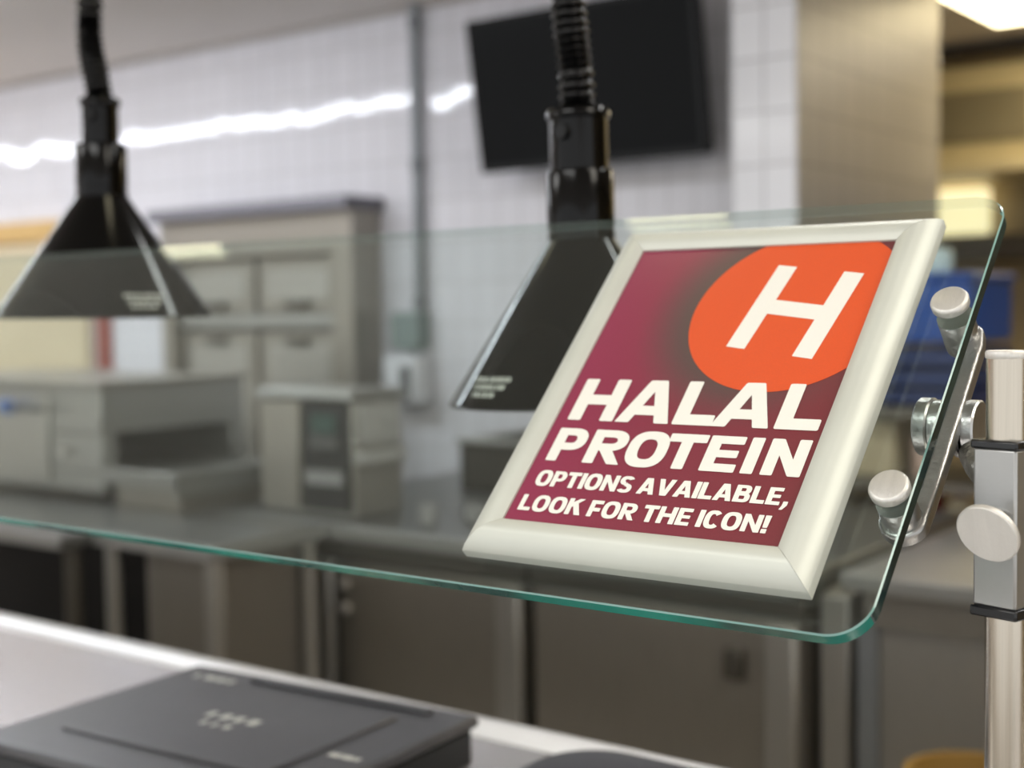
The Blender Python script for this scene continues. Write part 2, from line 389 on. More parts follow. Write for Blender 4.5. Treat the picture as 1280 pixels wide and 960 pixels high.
# ---- lettering: heavy grotesque capitals drawn as strokes in a cap-height = 1 box
def rr(x0, y0, x1, y1, r=0.035): return ('poly', [(x0, y0), (x1, y0), (x1, y1), (x0, y1)], r)
def pg(*p, r=0.03): return ('poly', list(p), r)
def ring(cx, cy, rx, ry, k, kx, a0, a1, e=2.5): return ('arc', cx, cy, rx, ry, k, kx, a0, a1, e)
K = 0.285; KH = 0.235
def glyph(c, w):
    k, h = K, KH
    if c == 'H': return [rr(0, 0, k, 1), rr(w - k, 0, w, 1), rr(k * .5, .5 - h / 2, w - k * .5, .5 + h / 2, 0)]
    if c == 'A':
        t = k * .62
        return [pg((0, 0), (k * 1.02, 0), (w / 2 + t * .55, 1), (w / 2 - t, 1)), pg((w, 0), (w / 2 + t, 1), (w / 2 - t * .55, 1), (w - k * 1.02, 0)), pg((w * .22, .18), (w * .78, .18), (w * .72, .18 + h * .92), (w * .28, .18 + h * .92), r=0)]
    if c == 'V':
        t = k * .62
        return [pg((0, 1), (w / 2 - t, 0), (w / 2 + t * .55, 0), (k * 1.02, 1)), pg((w, 1), (w - k * 1.02, 1), (w / 2 - t * .55, 0), (w / 2 + t, 0))]
    if c == 'L': return [rr(0, 0, k, 1), rr(0, 0, w, h * 1.02)]
    if c == 'T': return [rr(0, 1 - h, w, 1), rr(w / 2 - k / 2, 0, w / 2 + k / 2, 1)]
    if c == 'E': return [rr(0, 0, k, 1), rr(0, 0, w, h * .95), rr(0, 1 - h * .95, w, 1), rr(0, .5 - h * .44, w * .93, .5 + h * .44)]
    if c == 'F': return [rr(0, 0, k, 1), rr(0, 1 - h, w, 1), rr(0, .44 - h * .5, w * .92, .44 + h * .5)]
    if c == 'I': return [rr(0, 0, k, 1)]
    if c == 'N': return [rr(0, 0, k * .96, 1), rr(w - k * .96, 0, w, 1), pg((0, 1), (k * .95, 1), (w, 0), (w - k * .95, 0))]
    if c == 'K': return [rr(0, 0, k, 1), pg((k * .6, .36), (k * .6, .68), (w - k * 1.25, 1), (w * .97, 1)), pg((w * .36, .56), (w * .62, .74), (w, 0), (w - k * 1.22, 0))]
    if c in 'PR':
        y0 = .34 if c == 'P' else .38
        cy = (y0 + 1) / 2; ry = (1 - y0) / 2; rx = w * .46
        o = [rr(0, 0, k, 1), rr(k * .5, 1 - h * .92, w - rx, 1, .0), rr(k * .5, y0, w - rx, y0 + h * .92, .0), ring(w - rx, cy, rx, ry, h * .92, k * .98, -90, 90, 2.3)]
        o[0] = rr(0, 0, k, 1)
        if c == 'R': o.append(pg((w * .30, .42), (w * .64, .45), (w * 1.02, 0), (w * 1.02 - k * 1.1, 0)))
        return o
    if c == 'B':
        o = [rr(0, 0, k, 1)]
        for y0, y1, ww in ((0, .56, w), (.46, 1, w * .96)):
            rx = ww * .42; hh = h * .84
            o += [rr(k * .5, y1 - hh, ww - rx, y1, 0), rr(k * .5, y0, ww - rx, y0 + hh, 0), ring(ww - rx, (y0 + y1) / 2, rx, (y1 - y0) / 2, hh, k * .98, -90, 90, 2.4)]
        return o
    if c == 'O': return [ring(w / 2, .5, w / 2, .525, h, k, 0, 360, 2.6)]
    if c == 'C': return [ring(w / 2, .5, w / 2, .525, h, k, 38, 322, 2.6)]
    if c == 'S':
        hh = h * .93; o = []
        return [ring(w * .5, .735, w * .49, .285, hh, k * .95, 22, 262, 2.3), ring(w * .5, .270, w * .50, .292, hh, k * .95, -158, 82, 2.3), pg((w * .36, .49), (w * .46, .38), (w * .70, .47), (w * .56, .62), r=0)]
    if c == ',': return [pg((0.10, .24), (.34, .24), (.34, .02), (.16, -.24), (0, -.24), (.09, 0))]
    if c == '!': return [pg((.03, .31), (.27, .31), (.31, 1), (0, 1)), rr(.01, 0, .29, .24)]
    return []
WID = dict(H=1.0, A=1.07, V=1.03, L=.78, T=.86, E=.78, F=.76, I=K, N=1.0, K=1.0, P=.88, R=.92, B=.92, O=1.02, C=.90, S=.88, **{',': .34, '!': .31, ' ': .24})
def rounded(poly, r):
    if r <= 0: return poly
    out = []; n = len(poly)
    for i in range(n):
        p0, p, p1 = Vector(poly[i - 1]), Vector(poly[i]), Vector(poly[(i + 1) % n])
        a = (p0 - p); b = (p1 - p); rr_ = min(r, a.length * .4, b.length * .4)
        a.normalize(); b.normalize()
        for k in range(4):
            t = k / 3
            q = (p + a * rr_) * (1 - t) ** 2 + p * 2 * t * (1 - t) + (p + b * rr_) * t * t
            out.append((q.x, q.y))
    return out
def put_glyph(mb, c, x0, y0, cap, w, h0, sx=1.0):
    """x0,y0 in metres on the paper; cap = cap height in metres; w = width in cap units"""
    for i, st in enumerate(glyph(c, w)):
        h = h0 + i * 0.000006
        P = lambda q: G(x0 + q[0] * cap, y0 + q[1] * cap, h)
        if st[0] == 'poly':
            mb.face([P(q) for q in rounded(st[1], st[2])])
        else:
            _, cx, cy, rx, ry, k, kx, a0, a1, e = st
            n = max(8, int(abs(a1 - a0) / 5)); full = abs(a1 - a0) >= 360
            outer, inner = [], []
            for j in range(n + (0 if full else 1)):
                a = R_(a0 + (a1 - a0) * j / n); ca, sa = math.cos(a), math.sin(a)
                f = lambda v: math.copysign(abs(v) ** (2 / e), v)
                outer.append((cx + rx * f(ca), cy + ry * f(sa))); inner.append((cx + (rx - kx) * f(ca), cy + (ry - k) * f(sa)))
            A = [mb.bm.verts.new(P(q)) for q in outer]; Bv = [mb.bm.verts.new(P(q)) for q in inner]
            m = len(A)
            for j in range(m if full else m - 1):
                jj = (j + 1) % m
                mb._f([A[j], A[jj], Bv[jj], Bv[j]])
def spaced(mb, text, spans, y0, cap, h):
    for c, (a, b) in zip(text, spans): put_glyph(mb, c, a, y0, cap, (b - a) / cap, h)
def line(mb, text, xa, xb, y0, cap, h, gap=0.075):
    tot = sum(WID[c] for c in text) + gap * (len(text) - 1)
    s = (xb - xa) / (tot * cap); x = xa
    for c in text:
        put_glyph(mb, c, x, y0, cap, WID[c] * s, h); x += (WID[c] + gap) * s * cap
LH = 0.0004
mm = lambda *v: [(a / 1000, b / 1000) for a, b in v]
mb = MB()
spaced(mb, "HALAL", mm((9.8, 47.3), (49.0, 91.5), (94.0, 124.2), (123.0, 165.0), (168.6, 199.0)), 0.0895, 0.0385, LH)
K = 0.30
spaced(mb, "PROTEIN", mm((8.8, 35.0), (39.0, 68.0), (69.8, 100.5), (98.5, 127.0), (128.8, 153.8), (158.0, 166.8), (171.8, 198.8)), 0.0525, 0.0293, LH)
K = 0.285; KH = 0.215; WID["I"] = K
line(mb, "OPTIONS AVAILABLE,", 0.0098, 0.1975, 0.0305, 0.0132, LH)
line(mb, "LOOK FOR THE ICON!", 0.0068, 0.1912, 0.0092, 0.0132, LH)
make("lettering", mb, M_WHITEINK, poster, recalc=False)["label"] = "white bold capitals in four lines"
# big leaning H in the disc
mb = MB(); A0 = Vector((0.1088, 0.1608)); ex = Vector((0.987, -0.160)).normalized(); ey = Vector((-ex.y, ex.x))
def HP(a, b): q = A0 + ex * a + ey * b; return G(q.x, q.y, LH)
a, b, c_, d = .0150, .0526, .0678, .0805
mb.face([HP(0, 0), HP(a, 0), HP(a, .0340), HP(b, .0340), HP(b, 0), HP(c_, 0), HP(c_, d), HP(b, d), HP(b, .0476), HP(a, .0476), HP(a, d), HP(0, d)])
make("letter_h", mb, M_WHITEINK, poster, recalc=False)["label"] = "big white letter inside the orange disc"

# ---- sneeze guard pane
S0, S1, T0, T1, RC = -1.95, 0.2650, -0.0465, 0.3165, 0.0255
HF, HB = -0.0122, -0.0220
out = [(S0, T0)]
def arcp(cx, cy, a0, a1, r=RC):
    return [(cx + r * math.cos(R_(a0 + (a1 - a0) * k / 14)), cy + r * math.sin(R_(a0 + (a1 - a0) * k / 14))) for k in range(15)]
out += arcp(S1 - RC, T0 + RC, -90, 0) + arcp(S1 - RC, T1 - RC, 0, 90) + [(S0, T1)]
def inset(poly, d):
    return [(max(S0, min(x, S1)) , y) for x, y in poly] if d == 0 else [((x if x <= S0 + 1e-6 else S1 - RC + (x - (S1 - RC)) * (1 - d / RC) if x > S1 - RC else x),
            (T0 + RC + (y - (T0 + RC)) * (1 - d / RC) if y < T0 + RC else (T1 - RC + (y - (T1 - RC)) * (1 - d / RC) if y > T1 - RC else y))) for x, y in poly]
mb = MB()
c = 0.0009
rg = [[G(x, y, HF) for x, y in inset(out, c)], [G(x, y, HF - c) for x, y in out], [G(x, y, HB + c) for x, y in out], [G(x, y, HB) for x, y in inset(out, c)]]
V = [[mb.bm.verts.new(p) for p in r] for r in rg]
n = len(out)
f = mb._f(V[0]); f.material_index = 0
f = mb._f(list(reversed(V[3]))); f.material_index = 0
for ri, (a, b) in enumerate(zip(V, V[1:])):
    for i in range(n):
        j = (i + 1) % n
        f = mb._f([a[i], b[i], b[j], a[j]], False)
        f.material_index = 1 if ri == 1 else 2
        if ri != 1 and out[i][1] > T1 - RC * .3: f.material_index = 4
        if ri == 1 and out[i][1] > T1 - RC * .3 and out[j][1] > T1 - RC * .3: f.material_index = 4
        elif ri == 1 and (out[i][0] > S1 - 1e-4 and out[j][0] > S1 - 1e-4 or (out[i][0] > S1 - RC * .5 and out[i][1] > T0 + RC * .6)): f.material_index = 3
EDGE_T = glass_edge_mat("glass_edge_teal", (8, 122, 108), (2, 74, 68), (30, 156, 138))
EDGE_D = glass_edge_mat("glass_edge_dark", (28, 52, 50), (16, 30, 30), (50, 84, 78))
def pale_edge_mat():
    m, nt, b = nodes_of("glass_edge_pale")
    N, L = nt.nodes, nt.links
    tr = N.new("ShaderNodeBsdfTransparent"); tr.inputs["Color"].default_value = (0.90, 0.94, 0.925, 1)
    tc = N.new("ShaderNodeTexCoord"); nz = N.new("ShaderNodeTexNoise"); nz.inputs["Scale"].default_value = 8
    L.new(tc.outputs["Object"], nz.inputs["Vector"])
    mr = N.new("ShaderNodeMapRange"); mr.inputs["To Min"].default_value = 0.10; mr.inputs["To Max"].default_value = 0.22
    L.new(nz.outputs["Fac"], mr.inputs["Value"])
    b.inputs["Base Color"].default_value = lin((176, 196, 188)); b.inputs["Roughness"].default_value = 0.15
    mx = N.new("ShaderNodeMixShader"); L.new(mr.outputs[0], mx.inputs[0]); L.new(tr.outputs[0], mx.inputs[1]); L.new(b.outputs[0], mx.inputs[2])
    L.new(mx.outputs[0], N["Material Output"].inputs["Surface"])
    return m
EDGE_L = pale_edge_mat()
EDGE_B = mat("glass_ground_bevel", (120, 160, 152), 0.18, 0, 0.15, 30, coat=0.5)
tag(make("sneeze_guard", mb, [glass_face_mat(), EDGE_T, EDGE_B, EDGE_D, EDGE_L], None, sharp=20), "clear tilted glass pane with teal edge and rounded corner, above the serving counter", "glass panel")

# ---- bracket that grips the pane
br = thing("glass_bracket", "cast metal bracket with two round caps gripping the right end of the glass pane", "bracket", G(0.256, 0.13, -0.055))
for s, t in ((0.2500, 0.2095), (0.2520, 0.0560)):
    st = make("standoff", MB().lathe([(0.0112, 0), (0.0118, .001), (0.0118, 0.027), (0.0113, 0.0277)], G(s, t, -0.0505), gN, 40), M_ALU, br, sharp=50)
    make("cap", MB().lathe([(0.0100, 0), (0.0122, 0.0006), (0.0124, 0.0045), (0.0116, 0.0062), (0.0100, 0.0068), (0.0001, 0.0068)], G(s, t, HF + .0002), gN, 40), M_CAP, st, sharp=50)["label"] = "bright turned end cap"
    make("gasket", MB().lathe([(0.0118, 0), (0.0118, 0.0006)], G(s, t, HB - .0007), gN, 32), mat("grey_gasket", (176, 180, 178), 0.35, 0.8), st)
# flat bar behind the pane, its ends rounded about the two standoffs
bar2 = []
bc, tc_, br_, tr_ = (0.2520, 0.0560), (0.2500, 0.2095), 0.0150, 0.0125
for k in range(17): a_ = R_(-180 + 190 * k / 16); bar2.append((bc[0] + br_ * math.cos(a_), bc[1] + br_ * math.sin(a_)))
bar2 += [(0.2672, 0.070), (0.2668, 0.200), (0.2640, 0.2140)]
for k in range(9): a_ = R_(40 + 140 * k / 8); bar2.append((tc_[0] + tr_ * math.cos(a_), tc_[1] + tr_ * math.sin(a_)))
bar2 += [(0.2400, 0.2020), (0.2500, 0.1960), (0.2562, 0.1880), (0.2562, 0.0800), (0.2500, 0.0720), (0.2390, 0.0640)]
make("bar", MB().prism([G(x, y, -0.0480) for x, y in bar2], gN * 0.0105), M_ALU, br, bevel=0.0022, seg=3)
hub = Vector((0, 0.862, 1.3185))
def xdisc(x0, x1, r, ch=0.0012): return MB().lathe([(r - ch, 0), (r, ch), (r, x1 - x0 - ch), (r - ch, x1 - x0)], (x0, hub.y, hub.z), (1, 0, 0), 48)
make("pivot_disc", xdisc(-0.3175, -0.3080, 0.0190), M_ALU, br, sharp=30)
make("pivot_boss", xdisc(-0.3085, -0.2935, 0.0178), M_ALU, br, sharp=30)
make("pivot_disc", xdisc(-0.2933, -0.2887, 0.0190), M_ALU, br, sharp=30)
make("washer", xdisc(-0.2887, -0.2868, 0.0196, 0.0003), M_BLACKP, br)["label"] = "thin black washer"
pd = make("pivot_disc", xdisc(-0.2868, -0.2780, 0.0184), M_ALU, br, sharp=30)
make("weld_arm", MB().tube([(-0.279, 0.852, 1.304), (-0.270, 0.838, 1.298), (-0.2600, 0.820, 1.296), (-0.2525, 0.812, 1.294)], [0.0100, 0.0105, 0.0110, 0.0115], 20), mat("weld_metal", (150, 148, 140), 0.5, 1, 0.15, 60, 0.9, 260), br)

# ---- post with clamp
PX, PY = -0.2430, 0.8000
post = thing("guard_post", "brushed steel post at the right with a grey square clamp and round knob", "post", (PX, PY, 0.90))
make("tube", MB().lathe([(0.0120, 0), (0.0120, 0.4600)], (PX, PY, 0.9065), n=48, cap=True), M_POST, post)
make("end_cap", MB().lathe([(0.0122, 0), (0.0126, .0006), (0.0126, 0.0034), (0.0118, 0.0046), (0.0001, 0.0048)], (PX, PY, 1.3662), n=48), M_CAP, post)
make("base_flange", MB().lathe([(0.034, 0), (0.034, .004), (0.030, .006), (0.013, .0065)], (PX, PY, 0.9002), n=48), M_ALU, post)
RZ = Matrix.Translation((PX, PY, 0)) @ Matrix.Rotation(R_(-14), 4, 'Z')
hs = 0.0138
clamp = make("clamp", B(-hs, hs, -hs, hs, 1.2215, 1.3145, RZ), M_CLAMP, post, bevel=0.0016, seg=2)
for z0, z1 in ((1.3140, 1.3192), (1.2155, 1.2218)):
    make("gasket", B(-hs - .0012, hs + .0012, -hs - .0012, hs + .0012, z0, z1, RZ), M_BLACKP, clamp, bevel=0.0012)["label"] = "black rubber gasket"
kray = (cF + cR * 0.353 - cU * 0.110).normalized()
kd = -cR * 0.64 - cU * 0.77; kd = (kd - kray * kd.dot(kray)).normalized()
kn = (-kray * 0.72 + kd * 0.69).normalized()
kc = Vector((-0.2427, 0.7640, 1.2686))
knob = make("knob", MB().lathe([(0.0165, 0), (0.0182, 0.0008), (0.0184, 0.0034), (0.0176, 0.0044), (0.0001, 0.0046)], kc - kn * 0.003, kn, 48), M_CAP, clamp, sharp=50)
knob["label"] = "flat round brushed knob"
make("knob_stem", MB().tube([kc - kn * 0.003, kc - kn * 0.010, Vector((-0.2445, 0.789, 1.276))], [0.005, 0.005, 0.005], 16), M_ALU, clamp)

# ------------------------------------------------------------------ heat lamps
def heat_lamp(cx, cy, zr, rad, up_r, lean, cordpts, mark_az, label, first):
    t = thing("heat_lamp", label, "heat lamp", (cx, cy, zr), "black heat lamps over the counter")
    hsh = 0.157
    ax = Vector((lean[0], lean[1], 1)).normalized()
    b = Vector((cx, cy, zr))
    sh = make("shade", MB().lathe([(rad - .004, 0.001), (rad, 0.0), (rad + .0012, 0.0022), (rad, 0.0045), (0.0335, hsh), (0.0330, hsh + .001), (0.031, hsh), (rad - .004, 0.004), ], b, ax, 96, cap=False), M_GLOSSBLK, t, sharp=35)
    z0 = hsh - 0.002
    make("collar", MB().lathe([(0.0325, z0), (0.0330, z0 + .002), (0.0330, z0 + .012), (0.0315, z0 + .0125), (0.0315, z0 + .0145), (0.0330, z0 + .015), (0.0332, z0 + .066), (0.0318, z0 + .070), (0.0275, z0 + .0715)], b, ax, 48), M_GLOSSBLK, t, sharp=35)
    z1 = z0 + 0.0715
    so = make("socket", MB().lathe([(up_r - .001, z1 - .001), (up_r - .001, z1 + .048), (up_r + .0018, z1 + .050), (up_r + .0020, z1 + .0545), (up_r, z1 + .058), (0.019, z1 + .060)], b, ax, 48), M_GLOSSBLK, t, sharp=35)
    # rotary switch on the socket
    sw = b + ax * (z1 + .034)
    dv = (EYE - sw); dv.z = 0; dv.normalize(); dv = (Matrix.Rotation(R_(-30), 3, 'Z') @ dv)
    make("switch", MB().tube([sw + dv * (up_r - .003), sw + dv * (up_r + .006)], [0.008, 0.007], 16), M_CORD, so)
    # corrugated cord
    top = b + ax * (z1 + .058)
    ctl = [top] + [Vector(p) for p in cordpts]
    pts = []
    for i in range(len(ctl) - 1):      # Catmull-Rom
        p0, p1, p2, p3 = ctl[max(i - 1, 0)], ctl[i], ctl[i + 1], ctl[min(i + 2, len(ctl) - 1)]
        nn = max(4, int((p2 - p1).length / 0.0021))
        for k in range(nn):
            u = k / nn
            pts.append(0.5 * ((2 * p1) + (p2 - p0) * u + (2 * p0 - 5 * p1 + 4 * p2 - p3) * u * u + (3 * p1 - p0 - 3 * p2 + p3) * u ** 3))
    rad_ = [0.0152 + (0.0028, 0.0010, -0.0024, 0.0010)[i % 4] for i in range(len(pts))]
    make("cord", MB().tube(pts, rad_, 20), M_CORD, t, sharp=80)
    make("ceiling_canopy", MB().lathe([(0.02, 0), (0.055, 0.012), (0.06, 0.03)], (pts[-1].x, pts[-1].y, CZ - .031), (0, 0, 1), 32), M_GLOSSBLK, t)
    make("bulb", MB().lathe([(0.012, .135), (0.013, .115), (0.030, .085), (0.041, .055), (0.040, .040), (0.028, .026), (0.0001, .020)], b, ax, 32), mat("frosted_bulb", (220, 205, 190), 0.3), t)
    # pale printed caution marks near the rim
    mk = MB(); u = ax.orthogonal().normalized(); w = ax.cross(u)
    vdir = (EYE - b); vdir.z = 0; vdir.normalize()
    a_c = math.atan2(vdir.dot(w), vdir.dot(u)) + R_(mark_az)
    rnd = random.Random(5)
    for row in range(3):
        hz = 0.026 - row * 0.0068
        a = a_c - 0.20 + row * 0.03
        while a < a_c + 0.20 - row * 0.05:
            da = rnd.uniform(0.018, 0.055)
            q = []
            for aa, hh in ((a, hz), (a + da, hz), (a + da, hz + .0042), (a, hz + .0042)):
                r = rad + (0.0335 - rad) * ((hh - .0045) / (hsh - .0045)) + .0004
                q.append(b + ax * hh + (u * math.cos(aa) + w * math.sin(aa)) * r)
            mk.face(q); a += da + rnd.uniform(0.008, 0.018)
    make("print_marks", mk, M_MARK, sh)["label"] = "small pale printed marks near the rim"
    return t
LR = 0.1335
heat_lamp(-1.500, 1.10, 1.3945, 0.1370, 0.0245, (0.010, 0), [(-1.5033, 1.10, 1.710), (-1.5119, 1.10, 1.740), (-1.5150, 1.10, 1.770), (-1.5114, 1.10, 1.81), (-1.500, 1.10, 1.95), (-1.50, 1.10, 2.365)], 22, "black cone heat lamp at the left, hanging on a bent ribbed cord", True)
heat_lamp(-0.7400, 1.10, 1.3060, LR, 0.0295, (-0.020, 0), [(-0.7480, 1.10, 1.63), (-0.7560, 1.10, 1.70), (-0.7580, 1.10, 1.80), (-0.752, 1.10, 2.0), (-0.75, 1.10, 2.365)], -48, "black cone heat lamp partly behind the sign frame, nearest lamp", False)

# ------------------------------------------------------------------ serving counter
ctr = thing("serving_counter", "bright stainless serving counter with a back lip painted bright, under the heat lamps", "counter", (-1.3, 0.85, 0))
make("worktop", B(-4.2, 0.9, 0.42, 1.215, 0.868, 0.900), M_TOP, ctr, bevel=0.004)
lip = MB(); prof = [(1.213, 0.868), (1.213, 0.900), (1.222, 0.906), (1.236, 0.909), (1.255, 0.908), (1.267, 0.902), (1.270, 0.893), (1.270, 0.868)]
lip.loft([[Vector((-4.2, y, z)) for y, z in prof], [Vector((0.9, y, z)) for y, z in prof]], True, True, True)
make("back_lip", lip, mat("lip_painted_glare", (240, 239, 240), 0.3, 0.0, 0.02, 10, coat=.5), ctr, sharp=50)["label"] = "rounded rear lip, its bright reflection painted white"  # white non-metal colour stands in for the light reflected by the steel
make("base", B(-4.1, 0.8, 0.50, 1.20, 0.0, 0.868), M_STEELD, ctr)
make("tray_rail", B(-4.2, 0.9, 0.12, 0.40, 0.80, 0.83), M_STEELH, ctr, bevel=0.004)

# black lidded food box, a raised panel on its lid
bx = thing("food_box", "low black box with a flat raised-panel lid on the counter", "box", (-1.11, 0.955, 0.900))
x0, x1, y0, y1, zt = -1.322, -0.893, 0.785, 1.118, 0.957
bb = make("body", B(x0 + .006, x1 - .006, y0 + .006, y1 - .006, 0.9005, zt - .012), M_BOXSIDE, bx, bevel=0.006)
ld = make("lid", B(x0, x1, y0, y1, zt - .013, zt), M_BOXBLK, bx, bevel=0.006, seg=3)
lid_p = MB(); lid_p.box(x0 + .070, x1 - .070, y0 + .065, y1 - .055, zt - .001, zt + .0035)
make("lid_panel", lid_p, M_BOXBLK, ld, bevel=0.003)
rim = MB(); rim.box(x0 + .115, x1 - .05, y1 - .030, y1 - .016, zt - .001, zt + .005)
make("lid_ridge", rim, M_BOXBLK, ld, bevel=0.002)
mk = MB()
def dashes(x, y, dx, n, w, seed):
    r = random.Random(seed); k = x
    for i in range(n):
        l = r.uniform(.3, .9) * dx / n
        mk.face([(k, y, zt + .0042 if x0 + .07 < x < x1 - .07 and y0 + .065 < y < y1 - .055 else zt + .0006) for k, y in ((k, y), (k + l, y), (k + l, y + w), (k, y + w))]); k += dx / n
for sets in (((x0 + .035, y1 - .048, .075, 4, .012, 1),), (((x0 + x1) / 2 - .04, 0.955, .08, 4, .016, 3), ((x0 + x1) / 2 - .025, 0.932, .05, 3, .011, 4)), ((x1 - .058, 0.930, .05, 3, .010, 2),)):
    mk = MB()
    for a in sets: dashes(*a)
    make("lid_mark", mk, M_MARK, ld)["label"] = "faint pale print on the lid"
bx.rotation_euler = (0, 0, R_(4))
bx2 = thing("food_box", "rounded glossy black container beside the larger lidded black box", "box", (-0.60, 0.95, 0.900))
def rbox(x0, x1, y0, y1, z0, z1, r, top=0.02):
    def ringz(z, ins):
        pts = []
        rr_ = max(r - ins, .002)
        for cx, cy, a in ((x1 - r, y1 - r, 0), (x0 + r, y1 - r, 90), (x0 + r, y0 + r, 180), (x1 - r, y0 + r, 270)):
            for k in range(9): pts.append(Vector((cx + rr_ * math.cos(R_(a + 90 * k / 8)), cy + rr_ * math.sin(R_(a + 90 * k / 8)), z)))
        return pts
    mb = MB()
    rings = [ringz(z0, .006), ringz(z0 + .006, 0), ringz(z1 - top, 0)] + [ringz(z1 - top + top * math.sin(R_(90 * k / 5)), top * (1 - math.cos(R_(90 * k / 5)))) for k in range(1, 6)]
    mb.loft(rings, True, True, True); return mb
make("body", rbox(-0.775, -0.40, 0.80, 1.125, 0.9005, 0.935, .07, .004), M_BOXSIDE, bx2)
make("lid", rbox(-0.782, -0.393, 0.793, 1.132, 0.933, 0.957, .075, .018), M_GLOSSBLK, bx2)

# ------------------------------------------------------------------ television on the wall
tv = thing("television", "flat black television tilted forward high on the white tiled wall", "television", (-2.265, 3.33, 1.68))
ang = R_(9)
tw, thh = 0.775, 0.452
Mtv = Matrix.Translation((-2.182, 3.270, 1.808)) @ Matrix.Rotation(ang, 4, 'X')
make("housing", B(-tw / 2, tw / 2, 0.002, 0.045, 0, thh, Mtv), M_BLACKP, tv, bevel=0.006)
bz = MB()
for a in ((-tw / 2, -tw / 2 + .014, -.004, .003, 0, thh), (tw / 2 - .014, tw / 2, -.004, .003, 0, thh), (-tw / 2, tw / 2, -.004, .003, 0, .020), (-tw / 2, tw / 2, -.004, .003, thh - .014, thh)): bz.box(*a, Mtv)
make("bezel", bz, M_GLOSSBLK, tv)
make("screen", B(-tw / 2 + .013, tw / 2 - .013, -.001, .0025, .019, thh - .013, Mtv), mat("dark_screen", (4, 5, 6), 0.15, 0, 0.05, 6, spec=0.1), tv)["label"] = "dark glossy blank screen"
make("wall_mount", B(-2.30, -2.06, 3.27, 3.399, 1.92, 2.10), M_BLACKP, tv)

# conduit with a junction box
cd = thing("electrical_conduit", "grey conduit pipe running down the tiled wall to a square junction box", "pipe", (-2.94, 3.37, 1.26))
make("pipe", MB().tube([(-2.925, 3.375, 1.37), (-2.925, 3.375, CZ - .001)], 0.0165, 20), mat("galvanised_pipe", (140, 145, 148), 0.5, 0.3), cd)
for z in (1.40, 1.85, 2.31): make("strap", MB().lathe([(0.021, 0), (0.021, .035)], (-2.925, 3.375, z), n=20), mat("galvanised_strap", (120, 124, 126), 0.5, 0.3), cd)
make("junction_box", B(-3.020, -2.900, 3.335, 3.399, 1.265, 1.388), mat("grey_green_box", (128, 142, 138), 0.5, 0.1), cd, bevel=0.006)

# white wall dispenser with a hanging hose
ds = thing("wall_dispenser", "white box with a dark slot mounted low on the tiled wall under the conduit", "dispenser", (-2.95, 3.34, 1.08))
db = make("body", B(-3.045, -2.885, 3.31, 3.399, 1.085, 1.245), M_WHITEP, ds, bevel=0.02, seg=4)
make("slot", B(-2.955, -2.915, 3.304, 3.312, 1.105, 1.215), mat("slot_grey", (86, 88, 90), 0.5), ds, bevel=0.003)
make("hose", MB().tube([(-3.035, 3.33, 1.10), (-3.075, 3.28, 1.03), (-3.085, 3.20, 0.97), (-3.05, 3.12, 0.930), (-2.99, 3.06, 0.912)], 0.010, 14), mat("grey_hose", (112, 114, 116), 0.45), ds)

# ------------------------------------------------------------------ upright double-door cabinet in the wall
cab = thing("upright_cabinet", "tall grey stainless cabinet with four panelled doors against the tiled wall", "cabinet", (-3.60, 3.32, 0.0))
CX0, CX1, CTOP = -4.10, -3.115, 1.730
fr = MB(); fr.box(CX0, CX0 + .065, 3.26, 3.398, 0, CTOP); fr.box(CX1 - .095, CX1, 3.26, 3.398, 0, CTOP); fr.box(CX0 + .0655, CX1 - .0955, 3.262, 3.398, CTOP - .135, CTOP - .001); fr.box(CX0 + .0655, CX1 - .0955, 3.262, 3.398, 0, .12)
make("frame", fr, M_STEELD, cab)
make("back", B(CX0 + .06, CX1 - .09, 3.375, 3.397, .11, CTOP - .13), M_STEELDK, cab)
make("canopy_strip", B(CX0 - .02, CX1 + .02, 3.215, 3.398, CTOP, CTOP + .045), mat("shaded_canopy", (120, 118, 124), 0.5, 0.6), cab, bevel=0.004)
dx0, dx1 = CX0 + .068, CX1 - .100; dm = (dx0 + dx1) / 2
for a, b in ((dx0, dm - .012), (dm + .012, dx1)):
    for z0, z1 in ((.13, 1.325), (1.390, CTOP - .145)):
        dr = make("door", B(a, b, 3.300, 3.345, z0, z1), M_STEELD, cab, bevel=0.004)
        make("door_panel", B(a + .045, b - .045, 3.295, 3.302, z0 + .045, z1 - .045), M_STEEL, dr, bevel=0.003)
        hz = z1 - .03 if z1 < 1.4 else z0 + .03
        make("handle", B((a + b) / 2 - .05, (a + b) / 2 + .05, 3.275, 3.300, hz - .014, hz + .014), M_STEELDK, dr, bevel=0.006)
make("middle_rail", B(dx0, dx1, 3.288, 3.35, 1.342, 1.386), M_STEELH, cab, bevel=0.003)

# cream panel and red strip at far left
cp = thing("cream_wall_panel", "cream panel with a tan header on the wall at the far left", "panel", (-5.10, 3.39, 0.95))
make("board", B(-5.60, -4.72, 3.37, 3.399, 0.95, 1.705), mat("cream_board", (212, 197, 164), 0.6, 0, 0.05, 4), cp)
make("header", B(-5.60, -4.86, 3.34, 3.399, 1.705, 1.790), mat("tan_header", (205, 168, 105), 0.6, 0, 0.05, 4), cp, bevel=0.004)
tag(make("wall_strip", B(-4.68, -4.59, 3.385, 3.399, 0.95, 1.60), mat("brick_red_strip", (142, 66, 54), 0.6, 0, 0.12, 25)), "narrow brick-red strip on the wall between cream panel and cabinet", "strip")

